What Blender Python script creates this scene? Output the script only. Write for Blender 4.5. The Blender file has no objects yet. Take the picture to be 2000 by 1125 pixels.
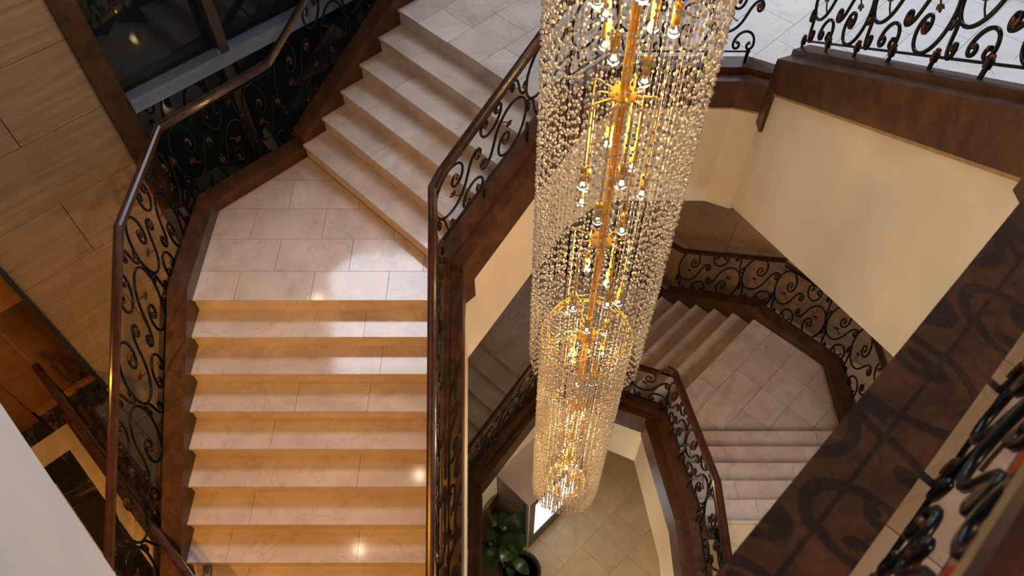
import bpy, bmesh, math, random
from mathutils import Vector, Matrix
random.seed(7)
SC = bpy.context.scene
COL = SC.collection
PI = math.pi

# ------------------------------------------------------------------ levels (metres, ground floor = 0, the camera's foot at x = y = 0)
RI, TR = 0.1705, 0.2661                       # riser, tread
M = RI / TR
CZ = 12.154
ZA, ZB = CZ - 5.334, CZ - 4.311               # upper half landing, upper landing
ZF = ZB + 13 * RI                             # gallery the camera looks down from
ZP = ZA - 11 * RI                             # lobby floor
ZC2 = ZP - 6 * RI; ZB2 = ZC2 - 6 * RI; ZA2 = ZB2 - 6 * RI   # lower landings
XC = 0.566

# ------------------------------------------------------------------ camera, world, lights, exposure
cam_d = bpy.data.cameras.new('camera'); cam = bpy.data.objects.new('camera', cam_d); COL.objects.link(cam)
cam_d.sensor_width = 36.0; cam_d.lens = 1481.14 / 2000 * 36.0
cam.location = (0, 0, CZ); cam.rotation_euler = (math.radians(90 - 54.149), 0, 0)
cam_d.clip_start = 0.05
cam_d.dof.use_dof = True; cam_d.dof.focus_distance = 5.3; cam_d.dof.aperture_fstop = 2.8
SC.camera = cam

W = bpy.data.worlds.new('world'); SC.world = W; W.use_nodes = True
bg = W.node_tree.nodes['Background']; bg.inputs[0].default_value = (0.62, 0.70, 0.86, 1); bg.inputs[1].default_value = 0.09

def aim(o, target):
    o.rotation_euler = (Vector(target) - o.location).to_track_quat('-Z', 'Y').to_euler()
def area(name, loc, target, sx, sy, power, color, spread=180):
    d = bpy.data.lights.new(name, 'AREA'); d.shape = 'RECTANGLE'; d.size = sx; d.size_y = sy; d.energy = power; d.color = color
    d.spread = math.radians(spread)
    o = bpy.data.objects.new(name, d); COL.objects.link(o); o.location = loc; aim(o, target); return o
def spot(name, loc, target, power, color, angle, blend=0.6, radius=0.06):
    d = bpy.data.lights.new(name, 'SPOT'); d.energy = power; d.color = color; d.spot_size = math.radians(angle); d.spot_blend = blend
    d.shadow_soft_size = radius
    o = bpy.data.objects.new(name, d); COL.objects.link(o); o.location = loc; aim(o, target); return o
def point(name, loc, power, color, radius=0.05):
    d = bpy.data.lights.new(name, 'POINT'); d.energy = power; d.color = color; d.shadow_soft_size = radius
    o = bpy.data.objects.new(name, d); COL.objects.link(o); o.location = loc; return o

DAY = (0.80, 0.87, 1.0); WARM = (1.0, 0.44, 0.05); SOFTWARM = (1.0, 0.78, 0.52)
area('daylight_window', (-0.3, 12.6, CZ + 7.6), (0.0, 3.2, CZ - 5.5), 10.0, 3.2, 1050, DAY)
area('right_window', (7.0, 12.8, CZ + 1.2), (2.6, 4.6, CZ - 4.0), 6.5, 3.6, 300, (0.74, 0.84, 1.0))
area('lobby_fill', (4.7, 1.4, ZC2 + 3.5), (2.7, 3.6, ZC2), 1.2, 1.0, 28, (1.0, 0.92, 0.96), 130)  # added fill, no real source, brightens the lower landing and its flight
# warm downlights of the lobby ceiling below the gallery
for (x, y) in ((-2.3, -0.9), (-1.3, -0.9)):
    spot('lobby_downlight', (x, y, CZ - 3.0), (x + 0.25, 2.6, ZP + 0.2), 270, WARM, 80)
spot('lobby_downlight', (-4.9, 1.4, CZ - 3.2), (-4.6, 3.0, ZP), 60, WARM, 110)
spot('gallery_lamp', (2.9, -1.3, CZ + 0.9), (1.2, 1.0, ZF), 260, (1.0, 0.62, 0.3), 60, 0.5, 0.02)
for x, y in ((-1.9, 6.0), (-3.1, 4.7), (-4.1, 9.2)):
    spot('ceiling_downlight', (x, y, CZ + 2.5), (x + 0.2, y - 1.0, ZA), 22, SOFTWARM, 80, 0.6, 0.06)
point('ground_lamp', (1.3, 2.2, 2.6), 75, SOFTWARM, 0.1)
SC.view_settings.view_transform = 'Standard'; SC.view_settings.look = 'None'; SC.view_settings.gamma = 1.0
SC.view_settings.exposure = 0.0
SC.view_settings.use_curve_mapping = False

# ------------------------------------------------------------------ materials
def nt(name):
    m = bpy.data.materials.new(name); m.use_nodes = True
    n = m.node_tree.nodes; return m, n, m.node_tree.links, n['Principled BSDF']
def ramp(n, stops):
    r = n.new('ShaderNodeValToRGB'); e = r.color_ramp.elements
    while len(e) < len(stops): e.new(0.5)
    for i, (p, c) in enumerate(stops): e[i].position = p; e[i].color = (*c, 1)
    return r
def coords(n, l, kind='Object', scale=(1, 1, 1), rot=(0, 0, 0), world=False):
    tc = n.new('ShaderNodeTexCoord'); mp = n.new('ShaderNodeMapping')
    if world:
        g = n.new('ShaderNodeNewGeometry'); l.new(g.outputs['Position'], mp.inputs[0])
    else:
        l.new(tc.outputs[kind], mp.inputs[0])
    mp.inputs['Scale'].default_value = scale; mp.inputs['Rotation'].default_value = rot
    return mp
def noise(n, l, mp, scale, detail=5, rough=0.55, dist=0.0):
    t = n.new('ShaderNodeTexNoise'); t.inputs['Scale'].default_value = scale; t.inputs['Detail'].default_value = detail
    t.inputs['Roughness'].default_value = rough; t.inputs['Distortion'].default_value = dist; l.new(mp.outputs[0], t.inputs['Vector']); return t
def mixc(n, l, fac, a, b, mode='MIX'):
    x = n.new('ShaderNodeMix'); x.data_type = 'RGBA'; x.blend_type = mode
    for sock, v in ((0, fac), (6, a), (7, b)):
        if hasattr(v, 'is_output') or hasattr(v, 'links'): l.new(v, x.inputs[sock])
        elif sock == 0: x.inputs[0].default_value = v
        else: x.inputs[sock].default_value = (*v, 1)
    return x.outputs[2]
def bump(n, l, h, s, p, dist=0.01):
    b = n.new('ShaderNodeBump'); b.inputs['Strength'].default_value = s; b.inputs['Distance'].default_value = dist
    l.new(h, b.inputs['Height']); l.new(b.outputs[0], p.inputs['Normal'])

def marble(name, base, alt, vein, rough=0.09, vein_amt=0.5, tint=0.45):
    m, n, l, p = nt(name)
    mp = coords(n, l, world=True)
    oi = n.new('ShaderNodeObjectInfo')
    off = n.new('ShaderNodeVectorMath'); off.operation = 'SCALE'; l.new(oi.outputs['Random'], off.inputs['Scale']); off.inputs[0].default_value = (7, 11, 5)
    ad = n.new('ShaderNodeVectorMath'); ad.operation = 'ADD'; l.new(mp.outputs[0], ad.inputs[0]); l.new(off.outputs[0], ad.inputs[1])
    n1 = noise(n, l, ad, 2.2, 6, 0.6, 0.6); n2 = noise(n, l, ad, 9, 6, 0.65)
    c = mixc(n, l, ramp_out(n, l, n1.outputs[0], ((0.38, (0, 0, 0)), (0.68, (1, 1, 1)))), base, alt)
    rr = n.new('ShaderNodeMath'); rr.operation = 'MULTIPLY'; rr.inputs[1].default_value = tint; l.new(oi.outputs['Random'], rr.inputs[0])
    c = mixc(n, l, rr.outputs[0], c, alt)
    # thin veins: narrow band of a distorted noise
    v = noise(n, l, ad, 1.1, 9, 0.66, 0.9)
    vm = ramp_out(n, l, v.outputs[0], ((0.488, (0, 0, 0)), (0.498, (1, 1, 1)), (0.502, (1, 1, 1)), (0.513, (0, 0, 0))))
    k = mixc(n, l, n2.outputs[0], (0, 0, 0), vm)
    km = n.new('ShaderNodeMath'); km.operation = 'MULTIPLY'; km.inputs[1].default_value = vein_amt; l.new(k, km.inputs[0])
    c = mixc(n, l, km.outputs[0], c, vein)
    l.new(c, p.inputs['Base Color'])
    p.inputs['Roughness'].default_value = rough; p.inputs['Specular IOR Level'].default_value = 0.5
    return m
def ramp_out(n, l, src, stops):
    r = ramp(n, stops); l.new(src, r.inputs[0]); return r.outputs[0]

MARBLE = marble('cream_marble', (0.70, 0.595, 0.52), (0.53, 0.41, 0.335), (0.26, 0.17, 0.12))
MARBLE_G = marble('ground_marble', (0.74, 0.60, 0.40), (0.60, 0.45, 0.27), (0.33, 0.22, 0.12), 0.2)
MARBLE_L = marble('lobby_marble', (0.76, 0.60, 0.37), (0.66, 0.48, 0.27), (0.35, 0.2, 0.08), 0.15)
BLACKM = marble('black_marble', (0.012, 0.010, 0.009), (0.03, 0.024, 0.018), (0.32, 0.25, 0.18), 0.08, 0.8, 0.1)

def simple(name, col, rough=0.5, metal=0.0, spec=0.5, nscale=None, namp=0.25, bumpv=0.0):
    m, n, l, p = nt(name)
    p.inputs['Roughness'].default_value = rough; p.inputs['Metallic'].default_value = metal; p.inputs['Specular IOR Level'].default_value = spec
    if nscale:
        mp = coords(n, l, world=True); t = noise(n, l, mp, nscale, 6)
        lo = tuple(c * (1 - namp) for c in col); hi = tuple(min(1, c * (1 + namp)) for c in col)
        l.new(ramp_out(n, l, t.outputs[0], ((0.3, lo), (0.7, hi))), p.inputs['Base Color'])
        if bumpv: bump(n, l, t.outputs[0], bumpv, p)
    else: p.inputs['Base Color'].default_value = (*col, 1)
    return m

def brown_stone():
    m, n, l, p = nt('brown_stone'); mp = coords(n, l, world=True)
    a = noise(n, l, mp, 5.5, 7, 0.68, 0.4); b = noise(n, l, mp, 38, 5, 0.7)
    c = ramp_out(n, l, a.outputs[0], ((0.30, (0.042, 0.021, 0.013)), (0.50, (0.082, 0.036, 0.018)), (0.72, (0.145, 0.060, 0.024))))
    c = mixc(n, l, ramp_out(n, l, b.outputs[0], ((0.33, (0.7, 0.7, 0.7)), (0.5, (0, 0, 0)))), c, (0.035, 0.018, 0.011))
    l.new(c, p.inputs['Base Color']); p.inputs['Roughness'].default_value = 0.34; p.inputs['Specular IOR Level'].default_value = 0.3
    bump(n, l, b.outputs[0], 0.06, p); return m
BROWN = brown_stone()

def wood(name, dark, light, rough, scale=(3, 40, 40), rotz=0.0):
    m, n, l, p = nt(name); mp = coords(n, l, 'Object', scale, (0, 0, rotz)); a = noise(n, l, mp, 1.0, 6, 0.6, 0.3)
    l.new(ramp_out(n, l, a.outputs[0], ((0.3, dark), (0.7, light))), p.inputs['Base Color']); p.inputs['Roughness'].default_value = rough
    p.inputs['Coat Weight'].default_value = 0.5; p.inputs['Coat Roughness'].default_value = 0.12
    return m
RAILWOOD = wood('mahogany', (0.030, 0.009, 0.005), (0.088, 0.026, 0.010), 0.26, (12, 12, 12))
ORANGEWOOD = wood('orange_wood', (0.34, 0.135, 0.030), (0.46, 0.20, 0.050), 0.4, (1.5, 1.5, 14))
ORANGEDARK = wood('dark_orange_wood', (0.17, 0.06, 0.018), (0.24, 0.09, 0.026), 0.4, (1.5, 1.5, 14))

def travertine():
    m, n, l, p = nt('travertine')
    mp = coords(n, l, 'Object', (1.0, 1.0, 14.0), (0, math.radians(4), 0)); oi = n.new('ShaderNodeObjectInfo')
    off = n.new('ShaderNodeVectorMath'); off.operation = 'SCALE'; l.new(oi.outputs['Random'], off.inputs['Scale']); off.inputs[0].default_value = (13, 7, 19)
    ad = n.new('ShaderNodeVectorMath'); ad.operation = 'ADD'; l.new(mp.outputs[0], ad.inputs[0]); l.new(off.outputs[0], ad.inputs[1])
    a = noise(n, l, ad, 1.3, 7, 0.62, 0.4); b = noise(n, l, ad, 6.0, 6, 0.7)
    c = ramp_out(n, l, a.outputs[0], ((0.28, (0.34, 0.225, 0.14)), (0.5, (0.46, 0.325, 0.215)), (0.72, (0.56, 0.42, 0.30))))
    pit = ramp_out(n, l, b.outputs[0], ((0.26, (1, 1, 1)), (0.36, (0, 0, 0))))
    c = mixc(n, l, pit, c, (0.17, 0.10, 0.06))
    rr = n.new('ShaderNodeMath'); rr.operation = 'MULTIPLY'; rr.inputs[1].default_value = 0.35; l.new(oi.outputs['Random'], rr.inputs[0])
    c = mixc(n, l, rr.outputs[0], c, (0.42, 0.29, 0.19))
    l.new(c, p.inputs['Base Color']); p.inputs['Roughness'].default_value = 0.42; bump(n, l, b.outputs[0], 0.08, p); return m
TRAV = travertine()
PLASTER = simple('cream_plaster', (0.80, 0.71, 0.585), 0.55, 0, 0.3, 2.5, 0.035)
PLASTER_W = simple('white_plaster', (0.78, 0.77, 0.77), 0.5, 0, 0.4, 6, 0.03, 0.05)
BEAD_TRIM = simple('tan_moulding', (0.42, 0.28, 0.15), 0.4, 0, 0.4, 12, 0.15)
IRON = simple('black_iron', (0.014, 0.015, 0.017), 0.30, 0.6, 0.5, 30, 0.25)
BRONZE = simple('worn_bronze', (0.12, 0.048, 0.022), 0.38, 0.55, 0.5, 40, 0.35)
GOLD = simple('polished_gold', (1.0, 0.52, 0.06), 0.25, 0.35)
GROUT = simple('grout', (0.16, 0.105, 0.07), 0.8)
FRAME = simple('sky_tinted_frame', (0.30, 0.38, 0.54), 0.32, 0.35, 0.5)  # blue of the skylight on the frame is put into its base colour
FRAME_D = simple('dark_window_frame', (0.05, 0.043, 0.036), 0.4, 0.2, 0.5)
CONCRETE = simple('dark_concrete', (0.05, 0.045, 0.04), 0.9)
LEAF = simple('leaf_green', (0.018, 0.048, 0.014), 0.35, 0, 0.5, 14, 0.5)
STEM = simple('stem_green', (0.05, 0.07, 0.02), 0.6)
POT = simple('dark_pot', (0.045, 0.030, 0.024), 0.35)
CABINET = simple('lilac_white_panel', (0.62, 0.53, 0.53), 0.35, 0, 0.5)
CABINET_D = simple('cabinet_side', (0.33, 0.24, 0.18), 0.4)
SCREENF = simple('screen_frame', (0.03, 0.028, 0.026), 0.3)
PEBBLE = simple('pale_pebble', (0.35, 0.31, 0.27), 0.6)
SOIL = simple('soil', (0.03, 0.02, 0.014), 0.95)

def glass_dark():
    m, n, l, p = nt('dark_glass'); p.inputs['Base Color'].default_value = (0.010, 0.017, 0.026, 1); p.inputs['Roughness'].default_value = 0.015
    p.inputs['IOR'].default_value = 1.42; return m
DGLASS = glass_dark()
def emit(name, col, s):
    m, n, l, p = nt(name); p.inputs['Base Color'].default_value = (*col, 1)
    p.inputs['Emission Color'].default_value = (*col, 1); p.inputs['Emission Strength'].default_value = s; return m
SCREEN = emit('lit_screen', (0.72, 0.86, 0.95), 1.3)
BULB = emit('lit_bulb', (1.0, 0.86, 0.62), 3.0)
def bead_mat():
    m = bpy.data.materials.new('crystal_bead'); m.use_nodes = True; n = m.node_tree.nodes; l = m.node_tree.links; n.clear()
    d = n.new('ShaderNodeBsdfDiffuse'); t = n.new('ShaderNodeBsdfTranslucent'); g = n.new('ShaderNodeBsdfGlossy'); o = n.new('ShaderNodeOutputMaterial')
    d.inputs[0].default_value = (0.92, 0.84, 0.74, 1); t.inputs[0].default_value = (0.97, 0.88, 0.76, 1); g.inputs['Roughness'].default_value = 0.08
    a = n.new('ShaderNodeMixShader'); a.inputs[0].default_value = 0.55; b = n.new('ShaderNodeMixShader'); f = n.new('ShaderNodeFresnel'); f.inputs[0].default_value = 1.6
    l.new(d.outputs[0], a.inputs[1]); l.new(t.outputs[0], a.inputs[2]); l.new(f.outputs[0], b.inputs[0]); l.new(a.outputs[0], b.inputs[1]); l.new(g.outputs[0], b.inputs[2]); l.new(b.outputs[0], o.inputs[0])
    return m
def bead_glass():
    m, n, l, p = nt('crystal_bead'); p.inputs['Base Color'].default_value = (0.95, 0.86, 0.74, 1); p.inputs['Roughness'].default_value = 0.10
    p.inputs['Transmission Weight'].default_value = 0.2; p.inputs['IOR'].default_value = 1.5; p.inputs['Specular IOR Level'].default_value = 0.8; return m
BEAD = bead_mat()
BULBGLASS = simple('bulb_glass', (0.95, 0.9, 0.8), 0.03); BULBGLASS.node_tree.nodes['Principled BSDF'].inputs['Transmission Weight'].default_value = 0.9
WIRE = simple('thin_wire', (0.62, 0.58, 0.52), 0.4, 0.5)
def carpet():
    m, n, l, p = nt('orange_carpet'); mp = coords(n, l, world=True)
    v = n.new('ShaderNodeTexVoronoi'); v.feature = 'F1'; v.inputs['Scale'].default_value = 4.2; l.new(mp.outputs[0], v.inputs['Vector'])
    f = noise(n, l, mp, 260, 3); g = noise(n, l, mp, 9, 5, 0.6)
    c = ramp_out(n, l, g.outputs[0], ((0.35, (0.26, 0.035, 0.008)), (0.7, (0.46, 0.090, 0.018))))
    ringm = ramp_out(n, l, v.outputs['Distance'], ((0.34, (0, 0, 0)), (0.38, (1, 1, 1)), (0.46, (1, 1, 1)), (0.50, (0, 0, 0))))
    c = mixc(n, l, ringm, c, (0.33, 0.22, 0.14)); l.new(c, p.inputs['Base Color']); p.inputs['Roughness'].default_value = 0.95
    bump(n, l, f.outputs[0], 0.5, p); return m
CARPET = carpet()

# ------------------------------------------------------------------ mesh helpers
def mesh(name, verts, faces, mats, smooth=False, fm=None):
    me = bpy.data.meshes.new(name); me.from_pydata([tuple(v) for v in verts], [], faces)
    for m in (mats if isinstance(mats, (list, tuple)) else [mats]): me.materials.append(m)
    if smooth: me.polygons.foreach_set('use_smooth', [True] * len(me.polygons))
    if fm: me.polygons.foreach_set('material_index', fm)
    me.update(); return me
def link(name, me, parent=None, loc=None, rot=None, kind=None):
    o = bpy.data.objects.new(name, me); COL.objects.link(o)
    if parent: o.parent = parent
    if loc is not None: o.location = loc
    if rot is not None: o.rotation_euler = rot
    if kind: o['kind'] = kind
    return o
def thing(name, label, cat, loc=(0, 0, 0), group=None, kind=None):
    o = bpy.data.objects.new(name, None); COL.objects.link(o); o.location = loc; o.empty_display_size = 0.1
    if label: o['label'] = label
    if cat: o['category'] = cat
    if group: o['group'] = group
    if kind: o['kind'] = kind
    return o
class MB:
    def __init__(s): s.v = []; s.f = []; s.m = []
    def add(s, v, f, mi=0):
        b = len(s.v); s.v += [tuple(x) for x in v]; s.f += [tuple(i + b for i in q) for q in f]; s.m += [mi] * len(f)
    def box(s, o, a, b, c, mi=0):
        o, a, b, c = map(Vector, (o, a, b, c)); P = [o, o + a, o + a + b, o + b]; P += [p + c for p in P]
        F = [(0, 3, 2, 1), (4, 5, 6, 7), (0, 1, 5, 4), (1, 2, 6, 5), (2, 3, 7, 6), (3, 0, 4, 7)]
        if a.cross(b).dot(c) < 0: F = [tuple(reversed(q)) for q in F]
        s.add(P, F, mi)
    def prism(s, poly, z0, z1, mi=0):
        n = len(poly); ar = sum(poly[i][0] * poly[(i + 1) % n][1] - poly[(i + 1) % n][0] * poly[i][1] for i in range(n))
        if ar < 0: poly = poly[::-1]
        v = [(x, y, z0) for x, y in poly] + [(x, y, z1) for x, y in poly]
        f = [tuple(range(n - 1, -1, -1)), tuple(range(n, 2 * n))] + [(i, (i + 1) % n, n + (i + 1) % n, n + i) for i in range(n)]
        s.add(v, f, mi)
    def tube(s, pts, rad, sides=6, mi=0, cap=True):
        pts = [Vector(p) for p in pts]; n = len(pts); rings = []; up = None
        for i, p in enumerate(pts):
            d = (pts[min(i + 1, n - 1)] - pts[max(i - 1, 0)]).normalized()
            if up is None:
                up = Vector((0, 1, 0)) if abs(d.y) < 0.9 else Vector((1, 0, 0))
            a = (up - d * up.dot(d)).normalized(); b = d.cross(a); up = a
            rr = rad[i] if isinstance(rad, (list, tuple)) else rad
            rings.append([p + (a * math.cos(2 * PI * k / sides) + b * math.sin(2 * PI * k / sides)) * rr for k in range(sides)])
        v = [x for g in rings for x in g]; f = []; ms = mi if not isinstance(mi, list) else None
        for i in range(n - 1):
            for k in range(sides):
                f.append((i * sides + k, i * sides + (k + 1) % sides, (i + 1) * sides + (k + 1) % sides, (i + 1) * sides + k))
        if cap: f += [tuple(range(sides - 1, -1, -1)), tuple((n - 1) * sides + k for k in range(sides))]
        b0 = len(s.m); s.add(v, f, 0)
        if ms is None:
            for i in range(n - 1):
                for k in range(sides): s.m[b0 + i * sides + k] = mi[i]
        elif mi: 
            for q in range(b0, len(s.m)): s.m[q] = mi
    def lathe(s, prof, sides=12, c=(0, 0, 0), mi=0):
        n = len(prof); v = []; f = []
        for r, z in prof:
            for k in range(sides): v.append((c[0] + r * math.cos(2 * PI * k / sides), c[1] + r * math.sin(2 * PI * k / sides), c[2] + z))
        for i in range(n - 1):
            for k in range(sides): f.append((i * sides + k, i * sides + (k + 1) % sides, (i + 1) * sides + (k + 1) % sides, (i + 1) * sides + k))
        f += [tuple(range(sides - 1, -1, -1)), tuple((n - 1) * sides + k for k in range(sides))]
        s.add(v, f, mi)
    def torus(s, R, r, c, ns=32, nr=6, mi=0):
        v = []; f = []
        for i in range(ns):
            a = 2 * PI * i / ns
            for k in range(nr):
                b = 2 * PI * k / nr; q = R + r * math.cos(b); v.append((c[0] + q * math.cos(a), c[1] + q * math.sin(a), c[2] + r * math.sin(b)))
        for i in range(ns):
            for k in range(nr): f.append((i * nr + k, ((i + 1) % ns) * nr + k, ((i + 1) % ns) * nr + (k + 1) % nr, i * nr + (k + 1) % nr))
        s.add(v, f, mi)
    def me(s, name, mats, smooth=False):
        return mesh(name, s.v, s.f, mats, smooth, s.m if any(s.m) else None)

def clip_convex(poly, conv):
    # Sutherland-Hodgman; conv counter-clockwise
    n = len(conv); ar = sum(conv[i][0] * conv[(i + 1) % n][1] - conv[(i + 1) % n][0] * conv[i][1] for i in range(n))
    if ar < 0: conv = conv[::-1]
    out = poly
    for i in range(n):
        a = Vector(conv[i]); b = Vector(conv[(i + 1) % n]); e = b - a; inp = out; out = []
        if not inp: return []
        side = lambda p: e.x * (p[1] - a.y) - e.y * (p[0] - a.x)
        for j in range(len(inp)):
            p = inp[j]; q = inp[(j + 1) % len(inp)]; sp, sq = side(p), side(q)
            if sp >= 0: out.append(p)
            if (sp >= 0) != (sq >= 0):
                t = sp / (sp - sq); out.append((p[0] + (q[0] - p[0]) * t, p[1] + (q[1] - p[1]) * t))
    return out
def poly_area(p):
    return abs(sum(p[i][0] * p[(i + 1) % len(p)][1] - p[(i + 1) % len(p)][0] * p[i][1] for i in range(len(p)))) / 2

def tiles(parent, conv, z, mat, ang, tw, th, origin, bond=0.5, gap=0.004, name='floor_tile', thick=0.02, colour=None):
    ca, sa = math.cos(ang), math.sin(ang); ox, oy = origin
    loc = [((x - ox) * ca + (y - oy) * sa, -(x - ox) * sa + (y - oy) * ca) for x, y in conv]
    u0, u1 = min(p[0] for p in loc), max(p[0] for p in loc); v0, v1 = min(p[1] for p in loc), max(p[1] for p in loc)
    for j in range(math.floor(v0 / th), math.ceil(v1 / th)):
        sh = bond * tw * (j % 2)
        for i in range(math.floor((u0 - sh) / tw), math.ceil((u1 - sh) / tw)):
            a, b, c, d = i * tw + sh + gap / 2, (i + 1) * tw + sh - gap / 2, j * th + gap / 2, (j + 1) * th - gap / 2
            q = clip_convex([(a, c), (b, c), (b, d), (a, d)], loc)
            if len(q) < 3 or poly_area(q) < 0.00003: continue
            mb = MB(); w = [(ox + x * ca - y * sa, oy + x * sa + y * ca) for x, y in q]
            mb.prism(w, z - thick, z)
            link(name, mb.me(name, colour(i, j) if colour else mat), parent)

def norm2(a): 
    L = math.hypot(*a); return (a[0] / L, a[1] / L)
def offset_path(path, o):
    """shift a 2-D polyline by o to its left, mitred"""
    out = []
    for i, p in enumerate(path):
        ns = []
        if i > 0: d = norm2((p[0] - path[i - 1][0], p[1] - path[i - 1][1])); ns.append((-d[1], d[0]))
        if i < len(path) - 1: d = norm2((path[i + 1][0] - p[0], path[i + 1][1] - p[1])); ns.append((-d[1], d[0]))
        if len(ns) == 1: n = ns[0]; k = 1
        else:
            n = (ns[0][0] + ns[1][0], ns[0][1] + ns[1][1]); n = norm2(n); k = 1 / max(0.3, n[0] * ns[0][0] + n[1] * ns[0][1])
        out.append((p[0] + n[0] * o * k, p[1] + n[1] * o * k))
    return out
def band(path, i, o0, o1, za, zb):
    """prism along segment i of path between the offsets o0 < o1; za, zb = (bottom, top) at its two ends; returns an MB"""
    A = offset_path(path, o0); B = offset_path(path, o1); mb = MB()
    v = []
    for q, z in ((i, za), (i + 1, zb)):
        v += [(*A[q], z[0]), (*B[q], z[0]), (*B[q], z[1]), (*A[q], z[1])]
    mb.add(v, [(0, 1, 2, 3), (7, 6, 5, 4), (0, 4, 5, 1), (1, 5, 6, 2), (2, 6, 7, 3), (3, 7, 4, 0)])
    return mb

# ------------------------------------------------------------------ stairs
def flight(label, o, d, n, w, N, z0, t=TR, joints=2):
    th = thing('stair_flight', label, 'stairs', (o[0] + d[0] * t * N / 2, o[1] + d[1] * t * N / 2, z0))
    base = th.location.copy()
    def P(s, x, z): return Vector((o[0] + d[0] * s + n[0] * x, o[1] + d[1] * s + n[1] * x, z)) - base
    D = Vector((d[0], d[1], 0)); Nn = Vector((n[0], n[1], 0))
    for j in range(N):
        z = z0 + (j + 1) * RI
        mb = MB(); mb.box(P(j * t, 0, z0 + j * RI), D * 0.02, Nn * w, (0, 0, RI - 0.03)); link('riser', mb.me('riser', MARBLE), th)
        if j == N - 1: break
        cuts = sorted(random.uniform(0.2, 0.8) * w for _ in range(1)) if random.random() < 0.45 else sorted((random.uniform(0.15, 0.45) * w, random.uniform(0.58, 0.85) * w))
        xs = [0] + cuts + [w]
        for a, b in zip(xs[:-1], xs[1:]):
            g0 = 0.0 if a == 0 else 0.0015; g1 = 0.0 if b == w else 0.0015
            mb = MB(); mb.box(P(j * t - 0.018, a + g0, z - 0.03), D * (t + 0.036), Nn * (b - a - g0 - g1), (0, 0, 0.03))
            link('tread_slab', mb.me('tread_slab', MARBLE), th)
    mb = MB(); S0, S1 = 0.0, (N - 1) * t; hz = RI
    a = [P(0.02, 0, z0 - 0.02), P(S1 + 0.02, 0, z0 + (N - 1) * RI - 0.02), P(S1 + 0.02, 0, z0 + (N - 1) * RI - 0.3), P(0.02, 0, z0 - 0.3 if z0 > 1 else 0.0)]
    mb.add(a + [x + Nn * w for x in a], [(0, 1, 2, 3), (7, 6, 5, 4), (0, 4, 5, 1), (1, 5, 6, 2), (2, 6, 7, 3), (3, 7, 4, 0)])
    link('stair_soffit', mb.me('stair_soffit', PLASTER), th)
    return th
def put(mb, name, mat, parent):
    me = mb.me(name, mat)
    if parent is not None:
        L = parent.location
        for v in me.vertices: v.co -= L
    return link(name, me, parent)

XL = -2.742; XI = -0.69; S2 = math.sqrt(0.5)
f1 = flight('wide cream marble flight with yellow-lit risers at left, rising to the half landing', (XL, 3.745 - 10 * TR), (0, 1), (1, 0), XI - XL, 11, ZP)
f2 = flight('marble flight of six steps turning right from the half landing to the upper landing', (-2.022, 5.463), (S2, S2), (S2, -S2), 1.955, 6, ZA)
f4 = flight('bluish lit marble flight behind black scroll railing at top right', (2.42, 5.40), (0, -1), (1, 0), 3.2, 13, ZB, 0.256)
g1 = flight('lowest marble flight beside the potted plant, mostly hidden below', (XL, 3.745 - 10 * TR), (0, 1), (1, 0), XI - XL, 11, ZA2 - 11 * RI)
g2 = flight('shaded marble flight seen low in the well, left of the chandelier', (-2.022, 5.463), (S2, S2), (S2, -S2), 1.955, 6, ZA2)
g3 = flight('marble flight climbing diagonally to the right of the chandelier, low in the well', (3.154 - 5 * TR * S2, 5.463 + 5 * TR * S2), (S2, -S2), (-S2, -S2), 1.955, 6, ZB2)
g4 = flight('lower marble flight rising from the tiled landing toward the lobby floor', (2 * XC - XI, 3.77), (0, -1), (1, 0), XI - XL, 6, ZC2)

# landings
def landing(label, polys, z, ang, tw, th, origin, bond=0.5, loc=(0, 0), slab=0.22):
    t = thing('stair_landing', label, 'landing', (loc[0], loc[1], z))
    for k, p in enumerate(polys):
        q = [(x - loc[0], y - loc[1]) for x, y in p]
        tiles(t, q, 0.0, MARBLE, ang, tw, th, (origin[0] - loc[0], origin[1] - loc[1]), bond)
        cxy = (sum(x for x, _ in q) / len(q), sum(y for _, y in q) / len(q)); q = [(x + (cxy[0] - x) * 0.012, y + (cxy[1] - y) * 0.012) for x, y in q]
        mb = MB(); mb.prism(q, -slab, -0.006); mb.m[1] = 1; link('landing_slab', mb.me('landing_slab', [MARBLE, GROUT]), t)
    return t
PA = [(XL, 3.727), (-0.55, 3.727), (-0.55, 3.99), (-2.035, 5.475), (XL, 4.755)]
PA = [(XL, 3.727), (-0.55, 3.727), (-0.56, 3.995), (-2.03, 5.465), (XL, 4.755)]
LA = landing('octagonal half landing of marble tiles with lamp reflections, left of centre', [PA], ZA, 0, 0.655, 0.3685, (-1.735, 4.035 - 0.3685), 0.45, (-1.7, 4.3))
e6 = (-2.022 + 5 * TR * S2 - 0.013, 5.463 + 5 * TR * S2 - 0.013)
LB = landing('pale upper marble landing at the top of the stairs', [[e6, (e6[0] + 1.955 * S2, e6[1] - 1.955 * S2), (0.95, 5.67), (0.95, e6[1] - e6[0] + 0.95)], [(0.80, 5.53), (0.95, 5.53), (0.95, 5.67)],
             [(0.95, 5.54), (2.42, 5.54), (2.42, 8.85), (1.36, 8.85), (0.95, e6[1] - e6[0] + 0.95)], [(2.42, 5.387), (6.4, 5.387), (6.4, 8.85), (2.42, 8.85)]], ZB, PI / 4, 0.62, 0.42, (0.3, 5.0), 0.5, (1.0, 6.5))
LT = landing('dark shaded landing low in the well behind the chandelier', [[(e6[0], e6[1]), (e6[0] + 1.955 * S2, e6[1] - 1.955 * S2), (2 * XC - e6[0] - 1.955 * S2, e6[1] - 1.955 * S2), (2 * XC - e6[0], e6[1]), (1.70, 6.9), (-0.57, 6.9)]],
             ZB2, PI / 4, 0.6, 0.37, (0.3, 5.0), 0.5, (0.566, 6.0))
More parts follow.
